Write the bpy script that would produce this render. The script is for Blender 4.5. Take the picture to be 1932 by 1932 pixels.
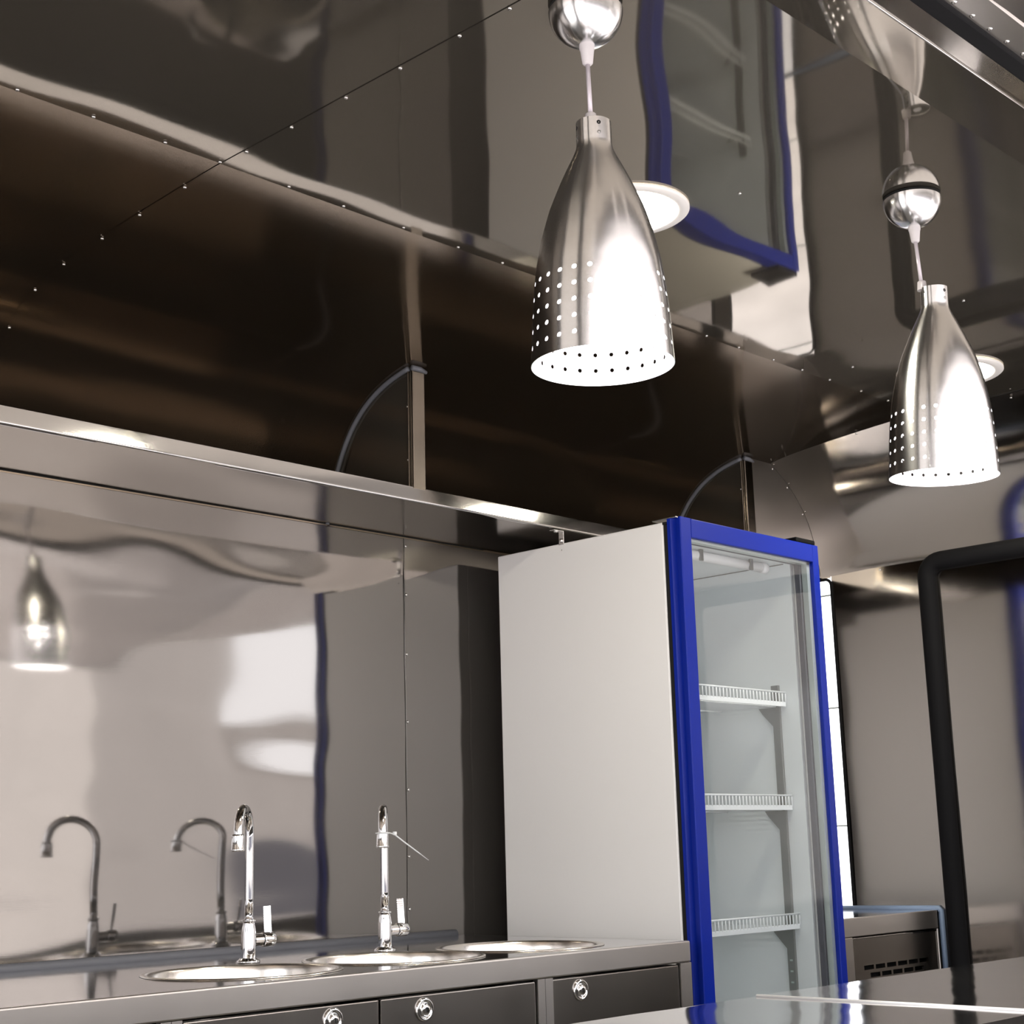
import bpy, bmesh, math, random
from mathutils import Vector, Matrix, noise

# ---------------------------------------------------------------- reset
for o in list(bpy.data.objects):
    bpy.data.objects.remove(o)
scene = bpy.context.scene
COL = scene.collection
random.seed(4)

# ---------------------------------------------------------------- camera
cam_d = bpy.data.cameras.new('camera')
cam = bpy.data.objects.new('camera', cam_d)
COL.objects.link(cam)
YAW, PITCH, ROLL = math.radians(46.17), math.radians(12.38), math.radians(-1.552)
fwd = Vector((math.sin(YAW)*math.cos(PITCH), math.cos(YAW)*math.cos(PITCH), math.sin(PITCH)))
r0 = Vector((math.cos(YAW), -math.sin(YAW), 0)); u0 = r0.cross(fwd)
rgt = r0*math.cos(ROLL)+u0*math.sin(ROLL); up = -r0*math.sin(ROLL)+u0*math.cos(ROLL)
m = Matrix((rgt, up, -fwd)).transposed().to_4x4()
m.translation = Vector((0, 0, 1.1))
cam.matrix_world = m
cam_d.sensor_width = 36; cam_d.sensor_fit = 'HORIZONTAL'
cam_d.lens = 2895.8/1932*36
cam_d.clip_start = 0.02
scene.camera = cam

# ---------------------------------------------------------------- world, exposure
w = bpy.data.worlds.new('sky'); scene.world = w; w.use_nodes = True
bg = w.node_tree.nodes['Background']
bg.inputs[0].default_value = (0.97, 0.97, 1.0, 1); bg.inputs[1].default_value = 3.0
sun_d = bpy.data.lights.new('sun', 'SUN'); sun_d.energy = 12; sun_d.angle = math.radians(2); sun_d.color = (1, .98, .96)
sun = bpy.data.objects.new('sun', sun_d); COL.objects.link(sun); sun.location = (-6, -4, 14)
sun.rotation_euler = Vector((.40, .25, -.88)).to_track_quat('-Z', 'Y').to_euler()
scene.view_settings.view_transform = 'Standard'
scene.view_settings.look = 'None'
scene.view_settings.gamma = 1
scene.view_settings.use_curve_mapping = False
scene.view_settings.exposure = 0.15
BULB_W, DOWN_W = 80.0, 90.0

# ---------------------------------------------------------------- materials
MATS = {}
def principled(name, color, rough=.5, metal=0., **kw):
    mt = bpy.data.materials.new(name); mt.use_nodes = True
    b = mt.node_tree.nodes['Principled BSDF']
    b.inputs['Base Color'].default_value = (*color, 1)
    b.inputs['Roughness'].default_value = rough
    b.inputs['Metallic'].default_value = metal
    for k, v in kw.items():
        b.inputs[k].default_value = v
    MATS[name] = mt
    return mt

def steel(name, color, rough, stretch=(3, 3, 60), dr=.04, bump=.01, smudge=.03, metal=1.0):
    """Rolled stainless sheet: fine grain along one axis plus faint smudges."""
    mt = principled(name, color, rough, metal)
    nt = mt.node_tree; b = nt.nodes['Principled BSDF']
    tc = nt.nodes.new('ShaderNodeTexCoord')
    mp = nt.nodes.new('ShaderNodeMapping'); mp.inputs['Scale'].default_value = stretch
    nt.links.new(tc.outputs['Object'], mp.inputs[0])
    n1 = nt.nodes.new('ShaderNodeTexNoise'); n1.inputs['Scale'].default_value = 12; n1.inputs['Detail'].default_value = 3
    nt.links.new(mp.outputs[0], n1.inputs['Vector'])
    n2 = nt.nodes.new('ShaderNodeTexNoise'); n2.inputs['Scale'].default_value = 5; n2.inputs['Detail'].default_value = 4
    nt.links.new(tc.outputs['Object'], n2.inputs['Vector'])
    a = nt.nodes.new('ShaderNodeMath'); a.operation = 'MULTIPLY_ADD'
    a.inputs[1].default_value = dr; a.inputs[2].default_value = rough-dr/2
    nt.links.new(n1.outputs[0], a.inputs[0])
    c = nt.nodes.new('ShaderNodeMath'); c.operation = 'MULTIPLY_ADD'; c.inputs[1].default_value = smudge
    nt.links.new(n2.outputs[0], c.inputs[0]); nt.links.new(a.outputs[0], c.inputs[2])
    nt.links.new(c.outputs[0], b.inputs['Roughness'])
    if bump:
        bp = nt.nodes.new('ShaderNodeBump'); bp.inputs['Strength'].default_value = bump; bp.inputs['Distance'].default_value = .001
        nt.links.new(n1.outputs[0], bp.inputs['Height']); nt.links.new(bp.outputs[0], b.inputs['Normal'])
    return mt

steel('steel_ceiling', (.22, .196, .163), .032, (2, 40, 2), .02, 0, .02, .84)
steel('steel_post', (.25, .22, .185), .14, (60, 60, 3), .04, 0, .04)
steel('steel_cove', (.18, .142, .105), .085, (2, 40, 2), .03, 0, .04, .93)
steel('steel_wall', (.265, .25, .238), .035, (3, 3, 60), .03, .004, .04, .93)
steel('steel_end', (.40, .37, .34), .08, (3, 3, 60), .04, .004, .05)
steel('steel_shelf', (.36, .325, .285), .14, (2, 60, 60), .05, .006, .04)
steel('steel_lip', (.55, .54, .53), .06, (2, 60, 60), .05, .006, .03)
steel('steel_counter', (.78, .77, .78), .06, (60, 3, 3), .03, .004, .05)
steel('steel_fascia', (.58, .55, .525), .28, (3, 60, 60), .08, .01, .10)
steel('steel_door', (.36, .335, .31), .20, (40, 3, 3), .02, 0, .10)
steel('steel_bowl', (.80, .76, .71), .22, (20, 20, 20), .08, .01, .05)
steel('steel_hatch', (.62, .60, .59), .10, (3, 60, 3), .03, 0, .05)
principled('bead_glint', (.92, .91, .90), .5, .6)  # pale tone paints the bright reflection along the counter joint
principled('chrome', (.86, .86, .87), .035, 1.0)
principled('screw_metal', (.70, .69, .68), .25, 1.0)
principled('white_plastic', (.82, .81, .82), .35)
principled('clear_plastic', (.80, .76, .78), .25, 0, **{'Transmission Weight': .35, 'IOR': 1.45})
principled('cord', (.62, .57, .62), .3, .2)
principled('black_rubber', (.004, .004, .005), .75, 0, **{'Specular IOR Level': .15})
principled('black_gap', (.004, .004, .004), .9)
principled('sealant', (.125, .13, .15), .55)
principled('sealant_light', (.22, .30, .45), .45)
principled('fridge_blue', (.001, .016, .28), .33, 0, **{'Specular IOR Level': .25})
principled('fridge_liner', (.86, .89, .90), .35)
principled('rail_grey', (.30, .30, .29), .35, .7)
principled('wire_white', (.85, .87, .90), .3)
principled('gasket_grey', (.10, .10, .12), .5)
principled('spacer', (.62, .68, .66), .35, .6)
principled('trim_white', (.86, .84, .82), .4)
principled('shade_inside', (.92, .92, .92), .5)

def noise_paint(name, color, rough, scale, amt):
    mt = principled(name, color, rough)
    nt = mt.node_tree; b = nt.nodes['Principled BSDF']
    tc = nt.nodes.new('ShaderNodeTexCoord'); n = nt.nodes.new('ShaderNodeTexNoise')
    n.inputs['Scale'].default_value = scale; n.inputs['Detail'].default_value = 5
    nt.links.new(tc.outputs['Object'], n.inputs['Vector'])
    mx = nt.nodes.new('ShaderNodeMix'); mx.data_type = 'RGBA'
    mx.inputs[6].default_value = (*[c*(1-amt) for c in color], 1); mx.inputs[7].default_value = (*[min(1, c*(1+amt)) for c in color], 1)
    nt.links.new(n.outputs[0], mx.inputs[0]); nt.links.new(mx.outputs[2], b.inputs['Base Color'])
    return mt
noise_paint('fridge_white', (.88, .87, .865), .30, 3, .02)
noise_paint('floor_grey', (.20, .19, .18), .5, 14, .25)
noise_paint('paving', (.42, .395, .385), .8, 1.6, .45)
noise_paint('render_beige', (.50, .47, .45), .8, 1.5, .12)
noise_paint('roof_white', (.75, .75, .75), .5, 4, .05)

mt = principled('brushed_aluminium', (.84, .84, .85), .20, 1.0, Anisotropic=.78, **{'Anisotropic Rotation': .25})
nt = mt.node_tree
tg = nt.nodes.new('ShaderNodeTangent'); tg.direction_type = 'RADIAL'; tg.axis = 'Z'
nt.links.new(tg.outputs[0], nt.nodes['Principled BSDF'].inputs['Tangent'])

def emit(name, color, strength):
    mt = bpy.data.materials.new(name); mt.use_nodes = True
    nt = mt.node_tree; nt.nodes.clear()
    e = nt.nodes.new('ShaderNodeEmission'); e.inputs[0].default_value = (*color, 1); e.inputs[1].default_value = strength
    o = nt.nodes.new('ShaderNodeOutputMaterial'); nt.links.new(e.outputs[0], o.inputs[0])
    MATS[name] = mt
emit('bulb_glow', (1, .97, .97), BULB_W)
emit('downlight_glow', (1, .94, .78), DOWN_W)

def pane_glass(name, tint, refl=1.0):
    mt = bpy.data.materials.new(name); mt.use_nodes = True
    nt = mt.node_tree; nt.nodes.clear()
    t = nt.nodes.new('ShaderNodeBsdfTransparent'); t.inputs[0].default_value = (*tint, 1)
    g = nt.nodes.new('ShaderNodeBsdfGlossy'); g.inputs['Roughness'].default_value = .0
    f = nt.nodes.new('ShaderNodeLayerWeight'); f.inputs[0].default_value = .5
    pw = nt.nodes.new('ShaderNodeMath'); pw.operation = 'POWER'; pw.inputs[1].default_value = 5
    k = nt.nodes.new('ShaderNodeMath'); k.operation = 'MULTIPLY_ADD'; k.inputs[1].default_value = .9*refl; k.inputs[2].default_value = .04*refl
    nt.links.new(f.outputs['Facing'], pw.inputs[0])
    mx = nt.nodes.new('ShaderNodeMixShader'); o = nt.nodes.new('ShaderNodeOutputMaterial')
    nt.links.new(pw.outputs[0], k.inputs[0]); nt.links.new(k.outputs[0], mx.inputs[0])
    nt.links.new(t.outputs[0], mx.inputs[1]); nt.links.new(g.outputs[0], mx.inputs[2]); nt.links.new(mx.outputs[0], o.inputs[0])
    MATS[name] = mt
pane_glass('door_glass', (.97, .985, .99), 1.0)
pane_glass('window_glass', (.98, .98, .98))

# ---------------------------------------------------------------- helpers
def link(name, me, mat=None, parent=None):
    o = bpy.data.objects.new(name, me); COL.objects.link(o)
    if me is not None and mat: me.materials.append(MATS[mat])
    if parent: o.parent = parent
    return o
def empty(name, loc=(0, 0, 0), parent=None):
    o = link(name, None, None, parent); o.location = loc; o.empty_display_size = .05
    return o
def tag(o, label=None, cat=None, group=None, kind=None):
    if label: o['label'] = label
    if cat: o['category'] = cat
    if group: o['group'] = group
    if kind: o['kind'] = kind
    return o
def from_bm(name, bm, mat, parent=None, smooth=False, org=None):
    """org: world point that becomes the object's origin (parents sit at identity unless they are empties moved by set_base)"""
    bmesh.ops.recalc_face_normals(bm, faces=bm.faces[:])
    me = bpy.data.meshes.new(name); bm.to_mesh(me); bm.free()
    if smooth:
        for p in me.polygons: p.use_smooth = True
    return link(name, me, mat, parent)
def from_data(name, vs, fs, mat, parent=None, smooth=False):
    me = bpy.data.meshes.new(name); me.from_pydata([tuple(v) for v in vs], [], fs); me.update()
    if smooth:
        for p in me.polygons: p.use_smooth = True
    return link(name, me, mat, parent)
def add_box(bm, x, y, z, bevel=0):
    vs = [bm.verts.new((a, b, c)) for a in x for b in y for c in z]
    q = [(0, 1, 3, 2), (4, 6, 7, 5), (0, 4, 5, 1), (2, 3, 7, 6), (0, 2, 6, 4), (1, 5, 7, 3)]
    fs = [bm.faces.new([vs[i] for i in f]) for f in q]
    if bevel:
        es = {e for f in fs for e in f.edges}
        bmesh.ops.bevel(bm, geom=list(es), offset=bevel, segments=2, affect='EDGES', profile=.5)
def box(name, x, y, z, mat, parent=None, bevel=0):
    bm = bmesh.new(); add_box(bm, x, y, z, bevel)
    return from_bm(name, bm, mat, parent)
def boxes(name, lst, mat, parent=None, bevel=0):
    bm = bmesh.new()
    for b in lst: add_box(bm, *b, bevel)
    return from_bm(name, bm, mat, parent)
def add_lathe(bm, prof, n=48, M=None, cap0=False, cap1=False):
    rings = []
    for r, z in prof:
        ring = []
        for i in range(n):
            a = 2*math.pi*i/n; p = Vector((r*math.cos(a), r*math.sin(a), z))
            ring.append(bm.verts.new(M @ p if M else p))
        rings.append(ring)
    for a, b in zip(rings, rings[1:]):
        for i in range(n):
            bm.faces.new((a[i], a[(i+1) % n], b[(i+1) % n], b[i]))
    if cap0: bm.faces.new(rings[0])
    if cap1: bm.faces.new(rings[-1])
def lathe(name, prof, mat, parent=None, n=48, M=None, cap0=False, cap1=False):
    bm = bmesh.new(); add_lathe(bm, prof, n, M, cap0, cap1)
    return from_bm(name, bm, mat, parent, True)
def add_tube(bm, pts, r, n=12, cap=True, closed=False):
    pts = [Vector(p) for p in pts]; rings = []
    N = len(pts); prev = None
    for i, p in enumerate(pts):
        if closed: t = (pts[(i+1) % N]-pts[i-1]).normalized()
        else: t = (pts[min(i+1, N-1)]-pts[max(i-1, 0)]).normalized()
        if prev is None:
            a = t.orthogonal().normalized()
        else:
            a = (prev-t*prev.dot(t)).normalized()
        prev = a; b = t.cross(a)
        rr = r[i] if isinstance(r, (list, tuple)) else r
        rings.append([bm.verts.new(p+(a*math.cos(2*math.pi*k/n)+b*math.sin(2*math.pi*k/n))*rr) for k in range(n)])
    segs = list(zip(rings, rings[1:]))
    if closed: segs.append((rings[-1], rings[0]))
    for A, B in segs:
        for k in range(n): bm.faces.new((A[k], A[(k+1) % n], B[(k+1) % n], B[k]))
    if cap and not closed: bm.faces.new(rings[0]); bm.faces.new(rings[-1])
def tube(name, pts, r, mat, parent=None, n=12, closed=False):
    bm = bmesh.new(); add_tube(bm, pts, r, n, True, closed)
    return from_bm(name, bm, mat, parent, True)
def sheet(name, P, nu, nv, mat, parent=None, amp=0, scl=(1, 1), seed=0, N=None, fine=.35):
    """gently buckled sheet; P(u,v) -> point, N(u,v) -> normal; amp in metres, scl = feature size in metres along u and v"""
    vs = []
    for j in range(nv+1):
        for i in range(nu+1):
            u, v = i/nu, j/nv; p = Vector(P(u, v))
            if amp:
                s = scl(u, v) if callable(scl) else scl
                q = Vector((s[0], s[1], seed))
                d = noise.noise(q)+fine*noise.noise(q*2.1+Vector((5, 3, 1)))
                p = p+Vector(N(u, v))*amp*d
            vs.append(p)
    fs = [(j*(nu+1)+i, j*(nu+1)+i+1, (j+1)*(nu+1)+i+1, (j+1)*(nu+1)+i) for j in range(nv) for i in range(nu)]
    return from_data(name, vs, fs, mat, parent, True)
def interp(tab, t):
    """smooth (Catmull-Rom) interpolation of a list of 2-D points by arc fraction"""
    n = len(tab)-1; f = min(max(t, 0), 1)*n; i = min(int(f), n-1); f -= i
    p = [Vector(tab[min(max(k, 0), n)]) for k in (i-1, i, i+1, i+2)]
    return .5*((2*p[1])+(p[2]-p[0])*f+(2*p[0]-5*p[1]+4*p[2]-p[3])*f*f+(3*p[1]-p[0]-3*p[2]+p[3])*f**3)

def smooth_table(tab, n=160, w=14, it=3):
    P = [interp(tab, k/n) for k in range(n+1)]
    # resample by arc length, then blur
    L = [0]
    for a, b in zip(P, P[1:]): L.append(L[-1]+(b-a).length)
    Q = []; i = 0
    for k in range(n+1):
        t = L[-1]*k/n
        while i < n-1 and L[i+1] < t: i += 1
        f = (t-L[i])/max(L[i+1]-L[i], 1e-9); Q.append(P[i].lerp(P[i+1], f))
    for _ in range(it):
        R = []
        for k in range(n+1):
            h = min(w, k, n-k); seg = Q[k-h:k+h+1]; R.append(sum(seg, Vector((0, 0)))/len(seg))
        Q = R
    return [tuple(q) for q in Q]
SCREW = None
def screw(loc, nrm, parent, r=.0034):
    """pan-head screw sharing one mesh"""
    global SCREW
    if SCREW is None:
        bm = bmesh.new()
        add_lathe(bm, [(.0042, 0), (.0042, .0008), (.0036, .002), (.002, .0027), (.0008, .0029)], 12, None, False, True)
        bmesh.ops.recalc_face_normals(bm, faces=bm.faces[:])
        SCREW = bpy.data.meshes.new('screw'); bm.to_mesh(SCREW); bm.free()
        SCREW.materials.append(MATS['screw_metal'])
        for p in SCREW.polygons: p.use_smooth = True
    o = link('screw', SCREW, None, parent)
    o.location = loc; o.rotation_mode = 'QUATERNION'
    o.rotation_quaternion = Vector((0, 0, 1)).rotation_difference(Vector(nrm))
    s = r/.0042; o.scale = (s, s, s)
    return o
def rounded_rect(a0, a1, b0, b1, r, n=6):
    out = []
    for ca, cb, s in ((a1-r, b1-r, 0), (a0+r, b1-r, 1), (a0+r, b0+r, 2), (a1-r, b0+r, 3)):
        for k in range(n+1):
            t = (s+k/n)*math.pi/2
            out.append((ca+r*math.cos(t), cb+r*math.sin(t)))
    return out

# ---------------------------------------------------------------- key dimensions (metres, floor = 0)
ZC, ZH, ZS = .90, 2.21, 1.864          # worktop, ceiling, underside of shelf
YW, YF, YS = 2.78, 2.085, 2.473        # back wall, worktop front, shelf front
XL, XE = -1.0, 3.90                    # left and right end walls
YSEAM, XSEAM = 1.947, 1.368
YA, YB, YG = 1.035, .948, .865         # serving header: ceiling edge, fold, gasket
COVE0 = [(1.947, 2.21), (2.06, 2.2075), (2.195, 2.201), (2.321, 2.1945), (2.43, 2.188), (2.50, 2.1815), (2.555, 2.172), (2.605, 2.154),
        (2.645, 2.13), (2.68, 2.10), (2.71, 2.062), (2.735, 2.013), (2.752, 1.965), (2.766, 1.91), (2.778, 1.858)]
ENDC0 = [(3.625, 2.2092), (3.69, 2.175), (3.755, 2.135), (3.805, 2.095), (3.84, 2.055), (3.866, 2.01), (3.886, 1.955), (3.896, 1.905), (3.90, 1.866)]

COVE = smooth_table(COVE0, 160, 12)
ENDC = smooth_table(ENDC0, 80, 8)

# ================================================================ THE SHELL
ground = box('ground', (-40, 40), (-40, 30), (-.66, -.6), 'paving'); tag(ground, 'pale paved ground invented outside the serving hatch for the steel to reflect', 'ground', kind='structure')  # invented paving, there to be reflected; its patches mottle the hatch
floor = box('floor', (XL-.05, XE+.05), (.86, YW+.05), (-.06, 0), 'floor_grey'); tag(floor, 'dark grey floor of the kitchen trailer', 'floor', kind='structure')
roof = box('roof', (XL-.05, XE+.05), (.80, YW+.05), (2.235, 2.27), 'roof_white'); tag(roof, 'outer roof skin above the steel ceiling', 'roof', kind='structure')

ceil = empty('ceiling'); tag(ceil, 'mirror-bright brown stainless steel ceiling of screwed sheets, curving down at the back', 'ceiling', kind='structure')
up_n = lambda u, v: (0, 0, -1)
def flat(x0, x1, y0, y1, z, seed, amp=.0013, fx=.36, fy=.42):
    nu, nv = int((x1-x0)/.025), int((y1-y0)/.025)
    return sheet('ceiling_panel', lambda u, v: (x0+(x1-x0)*u, y0+(y1-y0)*v, z), nu, nv, 'steel_ceiling', ceil,
                 amp, lambda u, v: ((x0+(x1-x0)*u)/fx, (y0+(y1-y0)*v)/fy), seed, up_n)
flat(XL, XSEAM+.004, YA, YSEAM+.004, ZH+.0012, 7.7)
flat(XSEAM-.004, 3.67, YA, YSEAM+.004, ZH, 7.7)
def cove(x0, x1, dz, seed):
    nu = int((x1-x0)/.03)
    def P(u, v):
        q = interp(COVE, v); return (x0+(x1-x0)*u, q.x, q.y+dz)
    def Nn(u, v):
        a, b = interp(COVE, max(v-.01, 0)), interp(COVE, min(v+.01, 1)); t = (b-a).normalized()
        return (0, t.y, -t.x)
    return sheet('ceiling_panel', P, nu, 160, 'steel_cove', ceil, .0007, lambda u, v: ((x0+(x1-x0)*u)/.6, v*1.1), seed, Nn)
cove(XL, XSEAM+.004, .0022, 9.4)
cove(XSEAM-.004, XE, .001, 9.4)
for x in (.05, .17, .30, .43, .56, .70, .83, .917, 1.0, 1.126, 1.254, 1.359, 1.50, 1.62, 1.761, 1.899, 2.018, 2.15, 2.28, 2.41, 2.54, 2.67, 2.792, 2.93, 3.05, 3.171, 3.316, 3.446, 3.56):
    screw((x, YSEAM-.002, ZH), (0, 0, -1), ceil)
for y in (1.06, 1.17, 1.292, 1.39, 1.514, 1.636, 1.768, 1.885):
    screw((XSEAM, y, ZH), (0, 0, -1), ceil)
for y in (2.06, 2.195, 2.321, 2.452, 2.556, 2.65, 2.70):
    best = min((interp(COVE, k/200) for k in range(201)), key=lambda q: abs(q.x-y))
    screw((XSEAM, best.x, best.y-.0005), (0, -.2 if y < 2.5 else -.7, -1 if y < 2.5 else -.7), ceil)
for x, y in ((2.095, 1.438), (3.123, 1.85), (2.9, 1.44)):
    screw((x, y, ZH), (0, 0, -1), ceil)

# back wall behind the sinks
wb = empty('wall_back'); tag(wb, 'brushed stainless steel wall behind the sinks with a screwed vertical joint', 'wall', kind='structure')
XJ = 2.505
def wall_back_panel(x0, x1, dy, seed):
    z0, z1 = 0, 1.88
    nu, nv = int((x1-x0)/.02), 130
    return sheet('wall_panel', lambda u, v: (x0+(x1-x0)*u, YW-dy, z0+(z1-z0)*v), nu, nv, 'steel_wall', wb, .0028,
                 lambda u, v: ((x0+(x1-x0)*u)/.75, (z0+(z1-z0)*v)/.22), seed, lambda u, v: (0, -1, 0), .5)
wall_back_panel(XL, XJ+.004, 0, 2.2)
wall_back_panel(XJ-.001, XE, .0012, 5.9)
for z in (1.70+.018, 1.571, 1.407, 1.245, 1.089, .968, 1.84):
    screw((XJ+.004, YW-.0028, z), (0, -1, 0), wb)
tube('joint_line', [(XJ, YW-.0018, .9), (XJ, YW-.0018, 1.86)], .0005, 'rail_grey', wb, 6)
tube('joint_line', [(XL, YW-.004, ZS-.0005), (2.78, YW-.004, ZS-.0005)], .0017, 'black_gap', wb, 6)

# right end wall: flat sheet below, curved sheet above
we = empty('wall_right'); tag(we, 'stainless steel end wall beyond the fridge, curving into the ceiling', 'wall', kind='structure')
sheet('wall_panel', lambda u, v: (XE, .86+(2.437-.86)*u, 1.87*v), 64, 72, 'steel_end', we, .0016,
      lambda u, v: (1.6*u/.5, 1.87*v/.33), 4.4, lambda u, v: (-1, 0, 0))
box('wall_panel', (XE, XE+.004), (2.437, YW), (0, .86), 'steel_end', we)
box('wall_panel', (XE, XE+.004), (2.44, YW), (1.862, 2.2), 'steel_end', we)
box('wall_panel', (XE, XE+.004), (2.745, YW), (.86, 1.865), 'steel_end', we)
def PE(u, v):
    q = interp(ENDC, v); return (q.x, .86+(YS-.86)*u, q.y)
def NE(u, v):
    a, b = interp(ENDC, max(v-.01, 0)), interp(ENDC, min(v+.01, 1)); t = (b-a).normalized()
    return (t.y, 0, -t.x)
sheet('curved_panel', PE, 64, 50, 'steel_end', we, .0009, lambda u, v: (1.6*u/.5, v*1.3), 8.8, NE)
for y in (2.40, 2.157, 1.93, 1.70, 1.47, 1.25): screw((3.634, y, 2.199), (-.4, 0, -.9), we)
screw((XE-.004, 2.27, 1.862), (-1, 0, 0), we)
box('leak_blocker', (XE+.03, XE+.05), (.80, YW+.05), (1.88, 2.235), 'roof_white', we)  # unseen panel added to stop daylight leaking over the curved sheet
wl = empty('wall_left'); tag(wl, 'steel end wall at the left with an unseen doorway added to let in daylight', 'wall', kind='structure')  # doorway added out of view to bring in daylight
box('wall_panel', (XL-.03, XL), (.86, 1.15), (0, 2.2), 'steel_wall', wl)
box('wall_panel', (XL-.03, XL), (2.55, YW), (0, 2.2), 'steel_wall', wl)
box('wall_panel', (XL-.03, XL), (1.15, 2.55), (2.05, 2.2), 'steel_wall', wl)

# serving side: sill below, header above, jambs
wf = empty('wall_front'); tag(wf, 'steel serving side wall around the open hatch', 'wall', kind='structure')
XO0, XO1 = -.55, 3.84
box('sill_panel', (XL, XE), (.88, .93), (0, .855), 'steel_fascia', wf)
box('jamb_panel', (XO1, XE), (.86, .93), (.855, 2.2), 'steel_end', wf)
box('jamb_panel', (XL, XO0), (.86, .93), (.855, 2.2), 'steel_end', wf)
sheet('header_soffit', lambda u, v: (XL+(XE-XL)*u, YA+.004+(YB-YA-.004)*v, ZH-.0006+.0065*v), 150, 4, 'steel_ceiling', wf, .0005,
      lambda u, v: (5*u/.4, v), 3.0, up_n)
sheet('header_strip', lambda u, v: (XL+(XE-XL)*u, YB+(YG-YB)*v, ZH+.0059-.0359*v), 150, 3, 'steel_shelf', wf)
tube('fold_edge', [(XL, YB, ZH+.0052), (XE, YB, ZH+.0052)], .0022, 'steel_lip', wf, 8)
boxes('rubber_seal', [((XO0, XO1), (YG-.024, YG+.004), (ZH-.046, ZH-.024))], 'black_rubber', wf, .003)
box('fascia_plate', (XL, XE), (.80, .86), (ZH-.04, ZH+.03), 'steel_fascia', wf)

# door with rubber gasket in the end wall
d1 = empty('door_1'); tag(d1, 'stainless steel door panel in a black rubber gasket with a rounded corner', 'door', kind='structure')
GY0, GY1, GZ0, GZ1 = 1.30, 2.112, .06, 1.856
sheet('door_panel', lambda u, v: (XE-.016, GY0+(GY1-GY0)*u, GZ0+(GZ1-GZ0)*v), 40, 80, 'steel_end', d1, .0020,
      lambda u, v: (.82*u/.45, 1.8*v/.30), 6.1, lambda u, v: (-1, 0, 0))
tube('gasket', [(XE-.022, a, b) for a, b in rounded_rect(GY0, GY1, GZ0, GZ1, .045, 8)], .027, 'black_rubber', d1, 14, True)

# narrow glazed window beside the fridge
w1 = empty('window_1'); tag(w1, 'tall narrow window of bright white panes behind the blue fridge', 'window', kind='structure')
tube('gasket', [(XE-.003, a, b) for a, b in rounded_rect(2.437, 2.742, .868, 1.858, .02, 6)], .0045, 'black_rubber', w1, 10, True)
zz = [.872, 1.140, 1.478, 1.810, 1.852]
for a, b in zip(zz, zz[1:]):
    box('pane', (XE-.002, XE+.002), (2.440, 2.738), (a+.002, b-.002), 'window_glass', w1)
for z in zz[1:-1]: box('pane_joint', (XE-.003, XE+.003), (2.440, 2.738), (z-.002, z+.002), 'spacer', w1)

# ================================================================ OVERHEAD SHELF
sh = empty('overhead_shelf', (0, 0, 0)); tag(sh, 'long stainless steel wall shelf with a bright front lip and upright dividers above the sinks', 'shelf')
XS1 = 3.60
sheet('shelf_board', lambda u, v: (XL+(XS1-XL)*u, YS+.002+(YW-.004-YS)*v, ZS), 160, 10, 'steel_shelf', sh, .0006, lambda u, v: (5*u/.5, v), 1.7, up_n)
box('shelf_top', (XL, XS1), (YS+.004, YW-.03), (ZS+.003, ZS+.006), 'steel_shelf', sh)
def lip():
    bm = bmesh.new(); n = 90
    sec = [(YS+.0022, ZS+.034), (YS+.0019, ZS+.0300), (YS+.00055, ZS+.0055), (YS+.0004, ZS+.003), (YS+.0012, ZS+.0008), (YS+.003, ZS), (YS+.012, ZS)]
    rows = []
    for i in range(n+1):
        x = XL+(XS1-XL)*i/n
        rows.append([bm.verts.new((x, y-.0006*noise.noise(Vector((x*3, 2, 9))), z)) for y, z in sec])
    for a, b in zip(rows, rows[1:]):
        for k in range(len(sec)-1): bm.faces.new((a[k], b[k], b[k+1], a[k+1]))
    return from_bm('front_lip', bm, 'steel_lip', sh, True)
lip()
def cove_at(ymin):
    pts = [interp(COVE, k/150) for k in range(151)]
    return [(q.x, q.y) for q in pts if q.x >= ymin]
def divider(xf, ym=YS):
    d = empty('divider', (0, 0, 0), sh)
    arc = cove_at(ym+.004)
    poly = [(ym+.004, ZS+.006)]+[(y-.0015, z-.0015) for y, z in arc]+[(arc[-1][0]-.002, ZS+.006)]
    vs = [(x, y, z) for x in (xf+.0015, xf+.0035) for y, z in poly]; n = len(poly)
    fs = [tuple(range(n)), tuple(range(2*n-1, n-1, -1))]+[(i, (i+1) % n, n+(i+1) % n, n+i) for i in range(n)]
    from_data('side_sheet', vs, fs, 'steel_ceiling', d)
    top = arc[0][1]
    box('front_flange', (xf, xf+.036), (ym, ym+.004), (ZS+.030, top-.002), 'steel_post', d, .0012)
    box('fold_strip', (xf-.004, xf), (ym+.012, ym+.014), (ZS+.03, top-.004), 'steel_post', d, .0005)
    for z in (ZS+.10, ZS+.225): screw((xf, ym+.02, z), (-1, 0, 0), d, .003)
    s = []
    s = [(xf-.003, y, z-.003) for y, z in arc[::2]]
    bm = bmesh.new(); add_tube(bm, s, .0058, 8); add_tube(bm, [(xf-.003, ym-.001, top-.003), (xf+.020, ym-.002, top-.003), (xf+.042, ym, top-.006)], [.0065, .0065, .004], 8)
    from_bm('sealant', bm, 'sealant', d, True)
    return d
divider(2.262)
divider(3.545)
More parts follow.
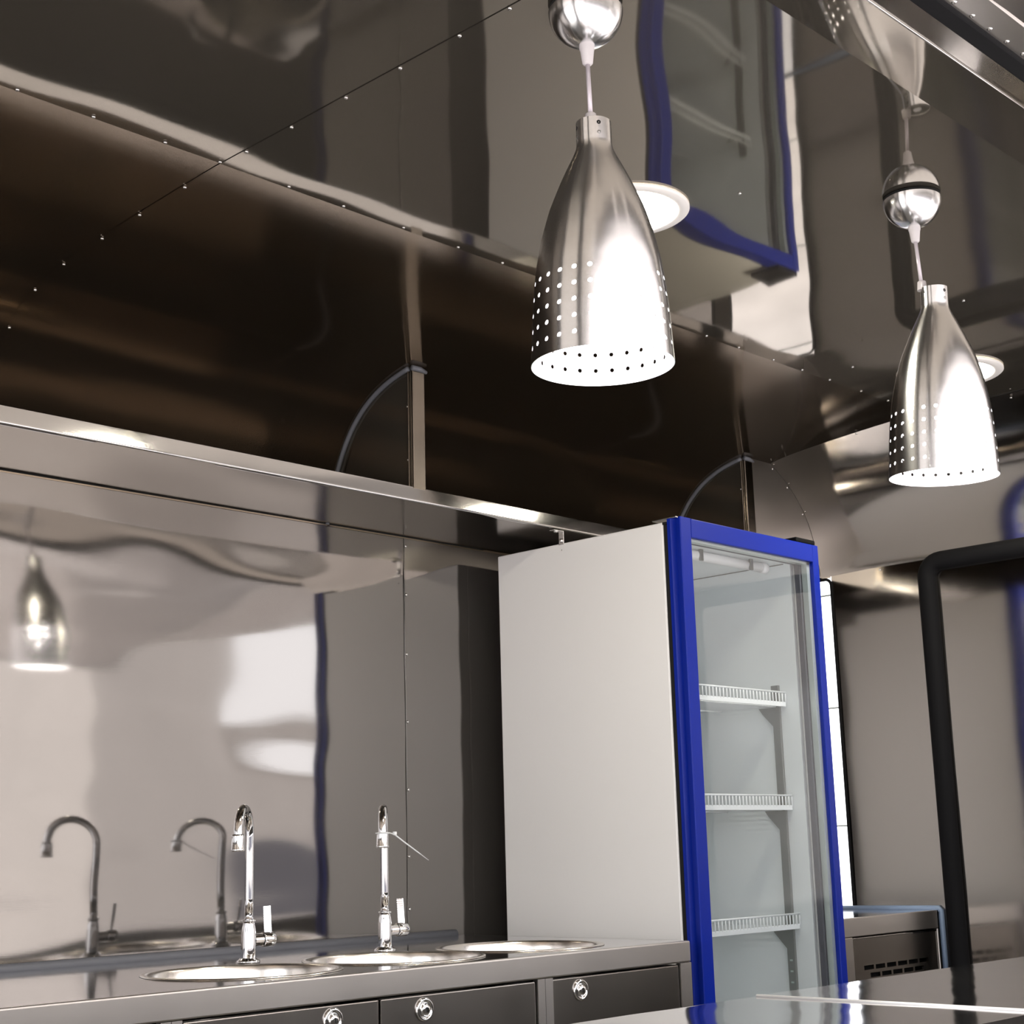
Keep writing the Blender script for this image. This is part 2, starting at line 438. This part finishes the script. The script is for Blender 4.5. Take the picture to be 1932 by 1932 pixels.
def quarter():
    pts = [interp(ENDC, k/60) for k in range(61)]
    poly = [(3.578, ZS)]+[(q.x, q.y) for q in pts][::-1]+[(3.578, 2.18)]
    bm = bmesh.new()
    f = bm.faces.new([bm.verts.new((x, YS+.001, z)) for x, z in poly])
    r = bmesh.ops.extrude_face_region(bm, geom=[f])
    for v in r['geom']:
        if isinstance(v, bmesh.types.BMVert): v.co.y += .002
    o = from_bm('end_panel', bm, 'steel_fascia', sh)
    for k in (.16, .34, .56): 
        q = interp(ENDC, k); screw((q.x-.006, YS+.001, q.y-.006), (0, -1, 0), sh, .003)
    return o
quarter()

# ================================================================ FRIDGE
FX0, FX1, FY0, FY1, FZ0, FZ1 = 2.76, 3.330, 2.167, 2.705, .06, 1.832
fr = empty('refrigerator'); tag(fr, 'tall white upright fridge with a blue framed glass door', 'refrigerator')
t = .035
boxes('body', [((FX0, FX0+t), (FY0, FY1), (FZ0, FZ1)), ((FX1-t, FX1), (FY0, FY1), (FZ0, FZ1)),
               ((FX0+t, FX1-t), (FY1-t, FY1), (FZ0, FZ1)), ((FX0+t, FX1-t), (FY0, FY1-t), (FZ1-t+.004, FZ1)), ((FX0+t, FX1-t), (FY0, FY1-t), (FZ0, FZ0+.2))], 'fridge_white', fr, .003)
IX0, IX1, IZ0, IZ1 = FX0+t+.001, 3.282, FZ0+.201, 1.797
boxes('liner', [((IX1, IX1+.012), (FY0+.004, FY1-t-.005), (IZ0, IZ1+.01)), ((IX0, IX0+.006), (FY0+.004, FY1-t-.005), (IZ0, IZ1+.01)),
                ((IX0+.006, IX1), (FY1-t-.011, FY1-t-.005), (IZ0, IZ1+.01)), ((IX0+.006, IX1), (FY0+.004, FY1-t-.011), (IZ1, IZ1+.01)), ((IX0+.006, IX1), (FY0+.004, FY1-t-.011), (IZ0-.002, IZ0+.01))], 'fridge_liner', fr)
box('liner_joint', (IX1-.0008, IX1), (2.19, 2.65), (IZ1-.0025, IZ1), 'rail_grey', fr)
for x in (FX0+.03, FX1-.07):
    for y in (FY0+.03, FY1-.07): box('foot', (x, x+.04), (y, y+.04), (0, FZ0), 'black_rubber', fr)
box('rear_filler', (3.02, FX1-.004), (FY1, YW-.012), (.1, 1.80), 'fridge_white', fr, .004)  # added white filler, lightens the gap mirrored in the end wall
# door
DY0, DY1, DZ0, DZ1 = 2.114, 2.156, .10, 1.838
dr = empty('door', (0, 0, 0), fr)
GX0, GX1, GZT, GZB = 2.800, 3.304, 1.793, .18
left_sec = [(FX0, DY0+.002), (FX0+.002, DY0), (GX0-.002, DY0), (GX0, DY0+.003), (GX0, DY1), (FX0+.004, DY1), (FX0+.001, DY1-.002), (FX0+.001, DY0+.031),
            (FX0+.003, DY0+.029), (FX0+.012, DY0+.023), (FX0+.012, DY0+.010), (FX0, DY0+.007)]
bm = bmesh.new()
for z in (DZ0, DZ1): pass
a = [bm.verts.new((x, y, DZ0)) for x, y in left_sec]; b = [bm.verts.new((x, y, DZ1)) for x, y in left_sec]
for i in range(len(a)):
    j = (i+1) % len(a); bm.faces.new((a[i], a[j], b[j], b[i]))
bm.faces.new(a); bm.faces.new(b)
from_bm('stile', bm, 'fridge_blue', dr)
box('stile', (GX1, FX1), (DY0, DY1), (DZ0, DZ1), 'fridge_blue', dr, .002)
box('rail', (GX0, GX1), (DY0, DY1), (GZT, DZ1), 'fridge_blue', dr, .002)
box('rail', (GX0, GX1), (DY0, DY1), (DZ0, GZB), 'fridge_blue', dr, .002)
box('glass', (GX0, GX1), (DY0+.006, DY0+.009), (GZB, GZT), 'door_glass', dr)
boxes('spacer_bar', [((GX1-.014, GX1-.001), (DY0+.012, DY0+.028), (GZB, GZT)), ((GX0+.001, GX0+.010), (DY0+.012, DY0+.028), (GZB, GZT)), ((GX0, GX1), (DY0+.012, DY0+.028), (GZT-.006, GZT))], 'spacer', dr)
boxes('seal', [((GX1-.022, GX1), (DY0+.030, DY1+.002), (GZB, GZT)), ((GX0, GX0+.012), (DY0+.030, DY1+.002), (GZB, GZT)), ((GX0, GX1), (DY0+.030, DY1+.002), (GZT-.004, GZT))], 'gasket_grey', dr)
boxes('seal', [((FX0+.004, FX0+.010), (DY1, FY0), (DZ0, DZ1-.01)), ((FX0, FX1), (DY1, FY0), (DZ1-.012, DZ1-.006))], 'black_gap', dr)
box('hinge_cap', (3.24, 3.326), (2.118, 2.21), (DZ1+.001, DZ1+.014), 'black_rubber', fr, .004)
box('hinge_plate', (FX0+.004, FX0+.05), (2.13, 2.20), (DZ1+.0005, DZ1+.004), 'screw_metal', fr, .001)
# strip light under the liner roof
tl = empty('strip_light', (0, 0, 0), fr)
tube('light_tube', [(2.86, 2.215, IZ1-.014), (3.225, 2.215, IZ1-.014)], .012, 'white_plastic', tl, 16)
for x in (2.952, 3.158): box('clip', (x-.006, x+.006), (2.20, 2.206), (IZ1-.028, IZ1), 'rail_grey', tl, .001)
tube('end_cap', [(3.215, 2.215, IZ1-.014), (3.236, 2.215, IZ1-.014)], .0135, 'white_plastic', tl, 16)
# uprights
for y in (2.225, 2.56):
    u = box('shelf_upright', (IX1-.008, IX1), (y, y+.022), (.30, 1.488), 'rail_grey', fr, .001)
    u2 = boxes('slot_row', [((IX1-.0086, IX1-.0078), (y+.007, y+.015), (z, z+.004)) for z in [.32+.026*k for k in range(23)]], 'spacer', u); u2['kind'] = 'stuff'
box('shelf_upright', (IX0+.006, IX0+.014), (2.225, 2.247), (.30, 1.488), 'rail_grey', fr, .001)
# wire shelves
def wire_shelf(z):
    s = empty('wire_shelf', (0, 0, 0), fr)
    bm = bmesh.new(); x0, x1, y0, y1 = IX0+.012, IX1-.006, 2.206, 2.62
    add_tube(bm, [(x0, y0, z+.030), (x1+.002, y0, z+.030)], .0024, 8)
    n = 34
    for k in range(n+1):
        x = x0+(x1-x0)*k/n
        add_tube(bm, [(x, y0, z+.030), (x, y0-.0005, z+.004), (x, y0+.004, z), (x, y1, z)], .0016, 6)
    for y in (y0+.03, y0+.2, y1-.01): add_tube(bm, [(x0, y, z-.004), (x1, y, z-.004)], .0024, 8)
    from_bm('wire', bm, 'wire_white', s, True)
    box('price_rail', (x0, x1), (y0-.001, y0+.003), (z-.006, z+.006), 'wire_white', s, .001)
    # triangular bracket on the upright
    vs = [(IX1-.012+dx, y, zz) for dx in (0, .004) for y, zz in ((2.222, z-.006), (2.285, z-.006), (2.275, z-.02), (2.235, z-.062), (2.222, z-.062))]
    from_data('bracket', vs, [(0, 1, 2, 3, 4), (9, 8, 7, 6, 5)]+[(i, (i+1) % 5, 5+(i+1) % 5, 5+i) for i in range(5)], 'rail_grey', s)
for z in (1.438, 1.182, .897, .58): wire_shelf(z)

mb = empty('mounting_bracket'); tag(mb, 'small bent metal bracket fixing the fridge top to the shelf', 'bracket')
boxes('plate', [((FX0-.0025, FX0-.0005), (2.474, 2.49), (1.828, ZS-.003)), ((FX0-.035, FX0-.0005), (2.474, 2.49), (ZS-.004, ZS-.002))], 'screw_metal', mb, .0007)
screw((FX0-.0026, 2.482, 1.838), (-1, 0, 0), mb, .006)
screw((FX0-.02, 2.482, ZS-.004), (0, 0, -1), mb, .006)
screw((FX0, 2.483, 1.815), (-1, 0, 0), fr, .002)

# ================================================================ SINK RUN
wt = empty('worktop'); tag(wt, 'long stainless steel sink worktop with a smooth front band against the back wall', 'worktop')
WX0, WX1 = .15, 2.682
SINKS = [(1.69, 2.313), (2.047, 2.313), (2.403, 2.318)]
HR = .168
bm = bmesh.new()
def loop(pts, z):
    vs = [bm.verts.new((x, y, z)) for x, y in pts]
    return [bm.edges.new((vs[i], vs[(i+1) % len(vs)])) for i in range(len(vs))]
es = loop([(WX0, YF+.004), (WX1, YF+.004), (WX1, YW-.004), (WX0, YW-.004)], ZC)
for cx, cy in SINKS: es += loop([(cx+HR*math.cos(2*math.pi*k/64), cy+HR*math.sin(2*math.pi*k/64)) for k in range(64)], ZC)
bmesh.ops.triangle_fill(bm, use_beauty=True, edges=es, normal=(0, 0, 1))
from_bm('top_sheet', bm, 'steel_counter', wt)
box('front_band', (WX0, WX1), (YF, YF+.014), (ZC-.043, ZC+.0006), 'steel_fascia', wt, .003)
box('end_band', (WX1-.002, WX1), (YF+.014, YW-.004), (ZC-.043, ZC), 'steel_fascia', wt)
tube('sealant', [(WX0, YW-.004, ZC+.004), (1.2, YW-.004, ZC+.004), (1.9, YW-.005, ZC+.004), (2.655, YW-.004, ZC+.004)], .0105, 'sealant', wt, 10)

SNAMES = ['round stainless sink bowl in front of the left faucet', 'round stainless sink bowl between the other two bowls', 'round stainless sink bowl nearest the white fridge']
for (cx, cy), lab in zip(SINKS, SNAMES):
    s = empty('sink_bowl', (cx, cy, ZC)); tag(s, lab, 'sink', 'sink bowls in the worktop')
    lathe('bowl', [(.1775, .0006), (.177, .0022), (.170, .0028), (.166, .0020), (.1635, -.002), (.1615, -.012), (.158, -.06), (.150, -.11), (.135, -.14), (.10, -.155), (.035, -.162)], 'steel_bowl', s, 72)
    lathe('drain', [(.036, -.161), (.033, -.158), (.028, -.161), (.010, -.163)], 'chrome', s, 32, None, False, True)

def make_faucet(loc, d, lab):
    f = empty('faucet', Vector(loc)+Vector((0, 0, .0006))); tag(f, lab, 'faucet', 'chrome gooseneck faucets')
    d = Vector(d).normalized()
    lathe('base_flange', [(.0225, 0), (.0225, .004), (.019, .0055), (.017, .008), (.0142, .009)], 'chrome', f, 40, None, True)
    lathe('body', [(.0142, .008), (.0142, .055), (.0128, .066), (.0112, .072), (.0112, .076), (.0132, .0765), (.0132, .0795), (.0105, .080), (.009, .081)], 'chrome', f, 40, None, False, True)
    R = .054; pts = [Vector((0, 0, z)) for z in (.078, .12, .16, .20, .235)]
    for k in range(1, 17):
        a = math.pi*k/16
        pts.append(d*(R-R*math.cos(a))+Vector((0, 0, .235+R*math.sin(a))))
    pts.append(d*2*R+Vector((0, 0, .228)))
    tube('neck', pts, .0086, 'chrome', f, 20)
    M = Matrix.Translation(d*2*R)
    lathe('nozzle', [(.0088, .240), (.0118, .2395), (.0122, .236), (.0122, .214), (.0132, .2125), (.0132, .209), (.0112, .2085), (.0105, .216), (.004, .216)], 'chrome', f, 32, M, False, True)
    X = Matrix.Translation(Vector((0, 0, .041))) @ Matrix.Rotation(math.radians(90), 4, 'Y')
    lathe('valve_stub', [(.0115, .010), (.0115, .030)], 'chrome', f, 28, X)
    lathe('seal_ring', [(.0105, .0295), (.0105, .0325)], 'black_rubber', f, 28, X)
    k = lathe('knob', [(.010, .032), (.0132, .0325), (.0138, .034), (.0138, .056), (.0130, .058), (.004, .0585)], 'chrome', f, 32, X, True, True)
    lv = boxes('lever', [((-.0018, .0018), (-.0075, .0075), (0, .052))], 'chrome', f, .0012)
    lv.location = (.046, 0, .053); lv.rotation_euler = (math.radians(-4), math.radians(9), math.radians(44))
    rg = boxes('ridge', [((-.0026, .0026), (-.0068, .0068), (.006+.0045*i, .0078+.0045*i)) for i in range(10)], 'screw_metal', lv); rg['kind'] = 'stuff'
    return f
make_faucet((1.838, 2.497, ZC), (-.74, -.67, 0), 'chrome gooseneck faucet with side lever behind the left sink bowl')
make_faucet((2.180, 2.491, ZC), (-.68, -.73, 0), 'chrome gooseneck faucet carrying a loose white cable tie')
ct = empty('cable_tie', (2.107, 2.412, 1.135)); tag(ct, 'thin white plastic cable tie dangling from the spout of a faucet', 'cable tie')
NB = Vector((2.180, 2.491, ZC))+Vector((-.68, -.73, 0)).normalized()*.108
tube('loop', [NB-Vector(ct.location)+Vector((.0132*math.cos(a), .0132*math.sin(a), .2385)) for a in [2*math.pi*k/28 for k in range(28)]], .0014, 'wire_white', ct, 8, True)
tube('tail', [Vector(p)-Vector(ct.location) for p in ((NB.x+.012, NB.y-.006, 1.139), (2.128, 2.401, 1.136), (2.158, 2.400, 1.118), (2.19, 2.400, 1.100), (2.222, 2.400, 1.082))], [.0013, .0016, .0015, .0013, .0008], 'wire_white', ct, 8)
box('head', (.016, .023), (-.018, -.012), (-.001, .006), 'wire_white', ct, .001)

def lock(x, z, parent):
    M = Matrix.Translation((x, YF+.004, z)) @ Matrix.Rotation(math.radians(90), 4, 'X')
    l = lathe('lock', [(.0205, 0), (.0205, .003), (.019, .0055), (.0165, .0065), (.0145, .005), (.0135, .003), (.0115, .003), (.010, .006), (.0085, .0085), (.004, .009)], 'chrome', parent, 36, M, False, True)
    box('keyhole', (x-.0008, x+.0008), (YF-.0055, YF-.004), (z-.004, z+.004), 'black_gap', l)
def base_cabinet(x0, x1, stiles, doors, lab):
    c = empty('base_cabinet', (0, 0, 0)); tag(c, lab, 'cabinet', 'steel base cabinets under the sinks')
    box('carcass', (x0, x1), (YF+.03, YW-.01), (0, ZC-.17), 'black_gap', c)
    for a in (x0, x1-.002): box('carcass_side', (a, a+.002), (YF+.016, YW-.01), (.0, ZC-.05), 'steel_fascia', c)
    for a, b in stiles: box('stile', (a, b), (YF, YF+.012), (.08, ZC-.0435), 'steel_fascia', c)
    for a, b, lx, lz in doors:
        d = box('cabinet_door', (a, b), (YF+.003, YF+.02), (.10, ZC-.047), 'steel_door', c, .0022)
        lock(lx, lz, d)
base_cabinet(.45, 1.392, [(1.373, 1.392)], [(.90, 1.369, 1.25, .83)], 'stainless base cabinet at the far left edge under the worktop')
base_cabinet(1.393, 2.228, [(1.393, 1.412), (2.208, 2.228)], [(1.416, 1.812, 1.71, .829), (1.817, 2.204, 1.917, .828)], 'stainless base cabinet with two lockable doors under the middle sinks')
base_cabinet(2.229, 2.682, [(2.229, 2.250), (2.646, 2.682)], [(2.253, 2.642, 2.331, .828)], 'stainless base cabinet with a single locked door beside the blue fridge')

# ================================================================ VENTED CABINET IN THE CORNER
vc = empty('vent_cabinet'); tag(vc, 'low stainless steel cabinet with slotted vent panel right of the fridge', 'cabinet')
VX0, VX1, VY, VZ = 3.402, 3.895, 2.162, .908
box('top', (VX0, VX1), (VY+.003, 2.76), (VZ-.004, VZ), 'steel_counter', vc)
boxes('frame', [((VX0, 3.868), (VY, VY+.015), (.862, VZ+.0005)), ((VX0, 3.440), (VY, VY+.015), (0, .8615)), ((3.862, 3.868), (VY, VY+.015), (0, .8615))], 'steel_fascia', vc, .002)
box('shadow_gap', (3.868, VX1), (VY+.02, VY+.03), (0, VZ-.004), 'black_gap', vc)
box('dark_void', (VX0+.01, VX1-.005), (VY+.05, 2.75), (0, VZ-.006), 'black_gap', vc)  # black box paints the darkness behind the vent slots
bands = []
px0, px1 = 3.443, 3.860
rows = [(.779, .790, [3.489+.0545*k for k in range(6)]), (.760, .771, [3.517+.0545*k for k in range(5)])]
zt = .858
for z0, z1, xs in rows:
    bands.append(((px0, px1), (VY+.004, VY+.010), (z1, zt))); zt = z0
    e = px0
    for x in xs:
        bands.append(((e, x), (VY+.004, VY+.010), (z0, z1))); e = x+.046
    bands.append(((e, px1), (VY+.004, VY+.010), (z0, z1)))
bands.append(((px0, px1), (VY+.004, VY+.010), (.05, zt)))
boxes('vent_panel', bands, 'steel_door', vc)
box('panel_edge', (px0, px1), (VY+.002, VY+.0038), (.8545, .859), 'steel_lip', vc, .001)
box('edge_bead', (3.878, 3.881), (VY+.01, VY+.014), (0, .862), 'steel_lip', vc)
tube('sealant', [(XE-.006, 2.165, .60), (XE-.006, 2.165, VZ), (XE-.006, 2.17, VZ+.004), (XE-.006, 2.5, VZ+.002)], .008, 'sealant_light', vc, 10)

# ================================================================ SERVING COUNTER
sc = empty('serving_counter'); tag(sc, 'polished steel serving counter with a raised joint in the foreground', 'counter')
def ctop(x0, x1, dz, seed):
    y0, y1 = .86, 1.256
    return sheet('counter_panel', lambda u, v: (x0+(x1-x0)*u, y0+(y1-y0)*v, ZC+dz), int((x1-x0)/.02), 20, 'steel_counter', sc, .0009,
                 lambda u, v: ((x0+(x1-x0)*u)/.11, v*2.0), seed, lambda u, v: (0, 0, 1))
ctop(-.5, 1.752, 0, 3.3); ctop(1.752, 3.54, .0006, 8.1)
tube('joint_bead', [(1.752, .862, ZC+.001), (1.752, 1.255, ZC+.001)], .0020, 'bead_glint', sc, 8)
box('back_edge', (-.5, 3.54), (1.256, 1.259), (ZC-.105, ZC-.0005), 'steel_door', sc)
box('cabinet_body', (-.5, 3.54), (.935, 1.22), (0, ZC-.045), 'steel_fascia', sc)

# ================================================================ PENDANT LAMPS
HOLES, SUB = 26, 4
def shade_mesh():
    prof = [(.0926, 0), (.0912, .025), (.0893, .063), (.0862, .100), (.0815, .137), (.0735, .175), (.063, .211), (.0478, .248), (.0385, .268), (.030, .285), (.0248, .297), (.0236, .304), (.0233, .336)]
    def rad(z):
        for (r0, z0), (r1, z1) in zip(prof, prof[1:]):
            if z <= z1+1e-9: 
                return r0+(r1-r0)*(z-z0)/(z1-z0)
        return prof[-1][0]
    # smooth radius through the points
    def srad(z):
        h = .008 if .01 < z < .285 else 0
        return (rad(max(z-h, 0))+2*rad(z)+rad(z+h))/4
    HC = [.0205+.0217*k for k in range(5)]; q = .0052
    zs = [0, .004, .010]
    for z in HC: zs += [z-q, z, z+q]
    zs += [.125, .137, .15, .163, .175, .187, .199, .211, .223, .236, .248, .258, .268, .277, .285, .292, .298, .304, .306, .334, .336]
    n = HOLES*SUB
    bm = bmesh.new(); G = []
    # angular sample positions: hole half-width angle chosen so the block is square
    step = 2*math.pi/HOLES
    def angs(z):
        w_ = .0052/.0905
        return [0, w_, step/2, step-w_]
    for z in zs:
        row = []
        for c in range(HOLES):
            for a in angs(z):
                t = c*step+a; r = srad(z); row.append(bm.verts.new((r*math.cos(t), r*math.sin(t), z)))
        G.append(row)
    holes = set()
    for z in HC:
        j = zs.index(z)
        for c in range(HOLES): holes.add((j, c*SUB))
    skip = set()
    for j, i in holes:
        for dj in (-1, 0):
            for di in (-1, 0): skip.add((j+dj, (i+di) % n))
    for j in range(len(zs)-1):
        for i in range(n):
            if (j, i) in skip: continue
            bm.faces.new((G[j][i], G[j][(i+1) % n], G[j+1][(i+1) % n], G[j+1][i]))
    for j, i in holes:
        ring = [G[j][(i+1) % n], G[j+1][(i+1) % n], G[j+1][i], G[j+1][i-1], G[j][i-1], G[j-1][i-1], G[j-1][i], G[j-1][(i+1) % n]]
        c = G[j][i]; zc_, t0 = c.co.z, math.atan2(c.co.y, c.co.x); hr = .0031
        inner = []
        for k in range(8):
            a = k*math.pi/4; z = zc_+hr*math.sin(a); r = srad(z); t = t0+hr*math.cos(a)/r
            inner.append(bm.verts.new((r*math.cos(t), r*math.sin(t), z)))
        for k in range(8):
            bm.faces.new((ring[k], ring[(k+1) % 8], inner[(k+1) % 8], inner[k]))
        bm.verts.remove(c)
    bmesh.ops.recalc_face_normals(bm, faces=bm.faces[:])
    me = bpy.data.meshes.new('shade'); bm.to_mesh(me); bm.free()
    for p in me.polygons: p.use_smooth = True
    me.materials.append(MATS['brushed_aluminium']); me.materials.append(MATS['shade_inside'])
    return me
SHADE = shade_mesh()
def pendant(x, y, tx, ty, spin, lab):
    lp = empty('pendant_lamp', (x, y, ZH)); tag(lp, lab, 'lamp', 'perforated aluminium pendant lamps')
    lathe('gasket', [(.046, 0), (.0495, -.001), (.0495, -.006), (.046, -.0065)], 'black_gap', lp, 48)  # black ring: gasket, and the shadow in the gap painted with it
    cp = lathe('canopy', [(.0505, -.006)]+[(.0505*math.cos(a), -.006-.051*math.sin(a)) for a in [k*math.pi/2/16 for k in range(1, 16)]]+[(.008, -.0568)], 'brushed_aluminium', lp, 64, None, False, True)
    s = screw((-.047*math.cos(.9), -.047*math.sin(.9), -.016), (-math.cos(.9), -math.sin(.9), -.3), cp, .0035)
    lathe('cord_grip', [(.0105, -.0555), (.0105, -.062), (.0095, -.064), (.0072, -.083), (.0055, -.085)], 'clear_plastic', lp, 24, None, False, True)
    zt = -.170                                     # top of collar
    top = Vector((tx*.17, ty*.17, zt))
    tube('cord', [(0, 0, -.083), (top.x*.8, top.y*.8, zt+.012)], .0032, 'cord', lp, 10)
    M = Matrix.Translation(top)
    lathe('cord_grip', [(.0065, .0145), (.0075, .013), (.0088, -.002)], 'clear_plastic', lp, 24, M, True)
    so = link('shade', SHADE, None, lp)
    so.location = top+Vector((tx*.336, ty*.336, -.336)); so.rotation_euler = (math.atan(ty), -math.atan(tx), spin)
    md = so.modifiers.new('thickness', 'SOLIDIFY'); md.thickness = .0009; md.offset = -1; md.material_offset = 1; md.material_offset_rim = 0
    es_ = so.modifiers.new('crisp_edges', 'EDGE_SPLIT'); es_.split_angle = math.radians(45)
    lid = lathe('collar_lid', [(.0228, .3345), (.0075, .3352)], 'brushed_aluminium', so, 40)
    # collar holes: dark recesses on four sides, two per side
    for k in range(4):
        a = k*math.pi/2+.2
        for zz, rr in ((.327, .0029), (.313, .0027)):
            Mh = Matrix.Rotation(a, 4, 'Z') @ Matrix.Translation((.0231, 0, zz)) @ Matrix.Rotation(math.pi/2, 4, 'Y')
            lathe('collar_hole', [(rr, .0004), (rr*.9, .0006), (.0002, .0002)], 'black_gap' if zz > .32 else 'rail_grey', so, 14, Mh, False, True)
    b = lathe('bulb', [(.012, .225), (.014, .20), (.024, .175), (.030, .15), (.0325, .128), (.031, .108), (.0255, .092), (.017, .083), (.006, .079)], 'bulb_glow', so, 32, None, True, True)
    lathe('socket', [(.018, .30), (.018, .226), (.012, .224)], 'white_plastic', so, 24, None, True, True)
    return lp
pendant(1.441, 1.22, .012, 0, .93-.12, 'perforated aluminium pendant lamp hanging nearest the sinks, the larger in view')
pendant(2.337, 1.24, .055, 0, .93+.2, 'perforated aluminium pendant lamp hanging in front of the end wall at right')

# ================================================================ DOWNLIGHTS
def downlight(x, y, r, lab):
    d = empty('downlight', (x, y, ZH)); tag(d, lab, 'light', 'round ceiling downlights')
    lathe('trim_ring', [(r, -.0005), (r, -.004), (r-.003, -.0065), (r*.84, -.0075), (r*.81, -.006), (r*.80, -.004)], 'trim_white', d, 64)
    lathe('diffuser', [(r*.805, -.0045), (.001, -.0046)], 'downlight_glow', d, 64, None, False, True)
downlight(2.0, 1.62, .115, 'round white ceiling downlight glowing behind the nearer pendant lamp')
downlight(3.345, 1.715, .127, 'round white ceiling downlight glowing behind the farther pendant lamp')

# ================================================================ OPEN SERVING HATCH
ht = empty('serving_hatch'); tag(ht, 'raised steel serving hatch reflecting the ground outside, at the top right corner', 'hatch')
HY0, HZ0, HY1, HZ1 = .838, ZH-.034, -.65, 2.02
sheet('hatch_panel', lambda u, v: (-.6+4.46*u, HY0+(HY1-HY0)*v, HZ0+(HZ1-HZ0)*v), 100, 40, 'steel_hatch', ht, .005, lambda u, v: (4.2*u/.30, 1.5*v/.30), 5.5, up_n)
sheet('hatch_skin', lambda u, v: (-.6+4.46*u, HY0+(HY1-HY0)*v, HZ0+.03+(HZ1-HZ0)*v), 2, 2, 'roof_white', ht)
boxes('hatch_edge', [((-.6, 3.86), (HY1-.004, HY1), (HZ1-.012, HZ1+.03)), ((3.856, 3.86), (HY1, HY0), (HZ1, HZ0+.03)), ((-.6, -.596), (HY1, HY0), (HZ1, HZ0+.03))], 'steel_lip', ht)
box('hinge_strip', (-.55, 3.82), (HY0-.006, HY0+.004), (HZ0-.004, HZ0-.001), 'rail_grey', ht)
for k in range(60):
    x = .9+.049*k
    screw((x, HY0-.004, HZ0-.004), (0, -.3, -1), ht, .0048)

# ================================================================ OUTSIDE, INVENTED TO FILL THE REFLECTIONS
kb = empty('added_kiosk'); tag(kb, 'pale beige building invented outside for the steel back wall to mirror', 'building')  # invented block, gives the back wall a beige area to mirror
box('wall', (6.35, 7.75), (-8, -5.2), (-.6, 3.2), 'render_beige', kb)
box('roof', (6.25, 7.85), (-8.1, -5.1), (3.2, 3.3), 'roof_white', kb, .01)
nb = empty('added_building'); tag(nb, 'long low pale building invented across the paving for the steel to mirror', 'building')  # invented facade, fills the low horizon in the reflections
box('wall', (-16, 34), (-16, -12), (-.6, 2.6), 'render_beige', nb)
box('roof', (-16.2, 34.2), (-16.2, -11.8), (2.6, 2.8), 'roof_white', nb, .02)
box('dark_band', (-16.05, 34.05), (-12.02, -11.9), (-.6, .75), 'gasket_grey', nb)  # dark band added so the back wall mirrors a dark stripe
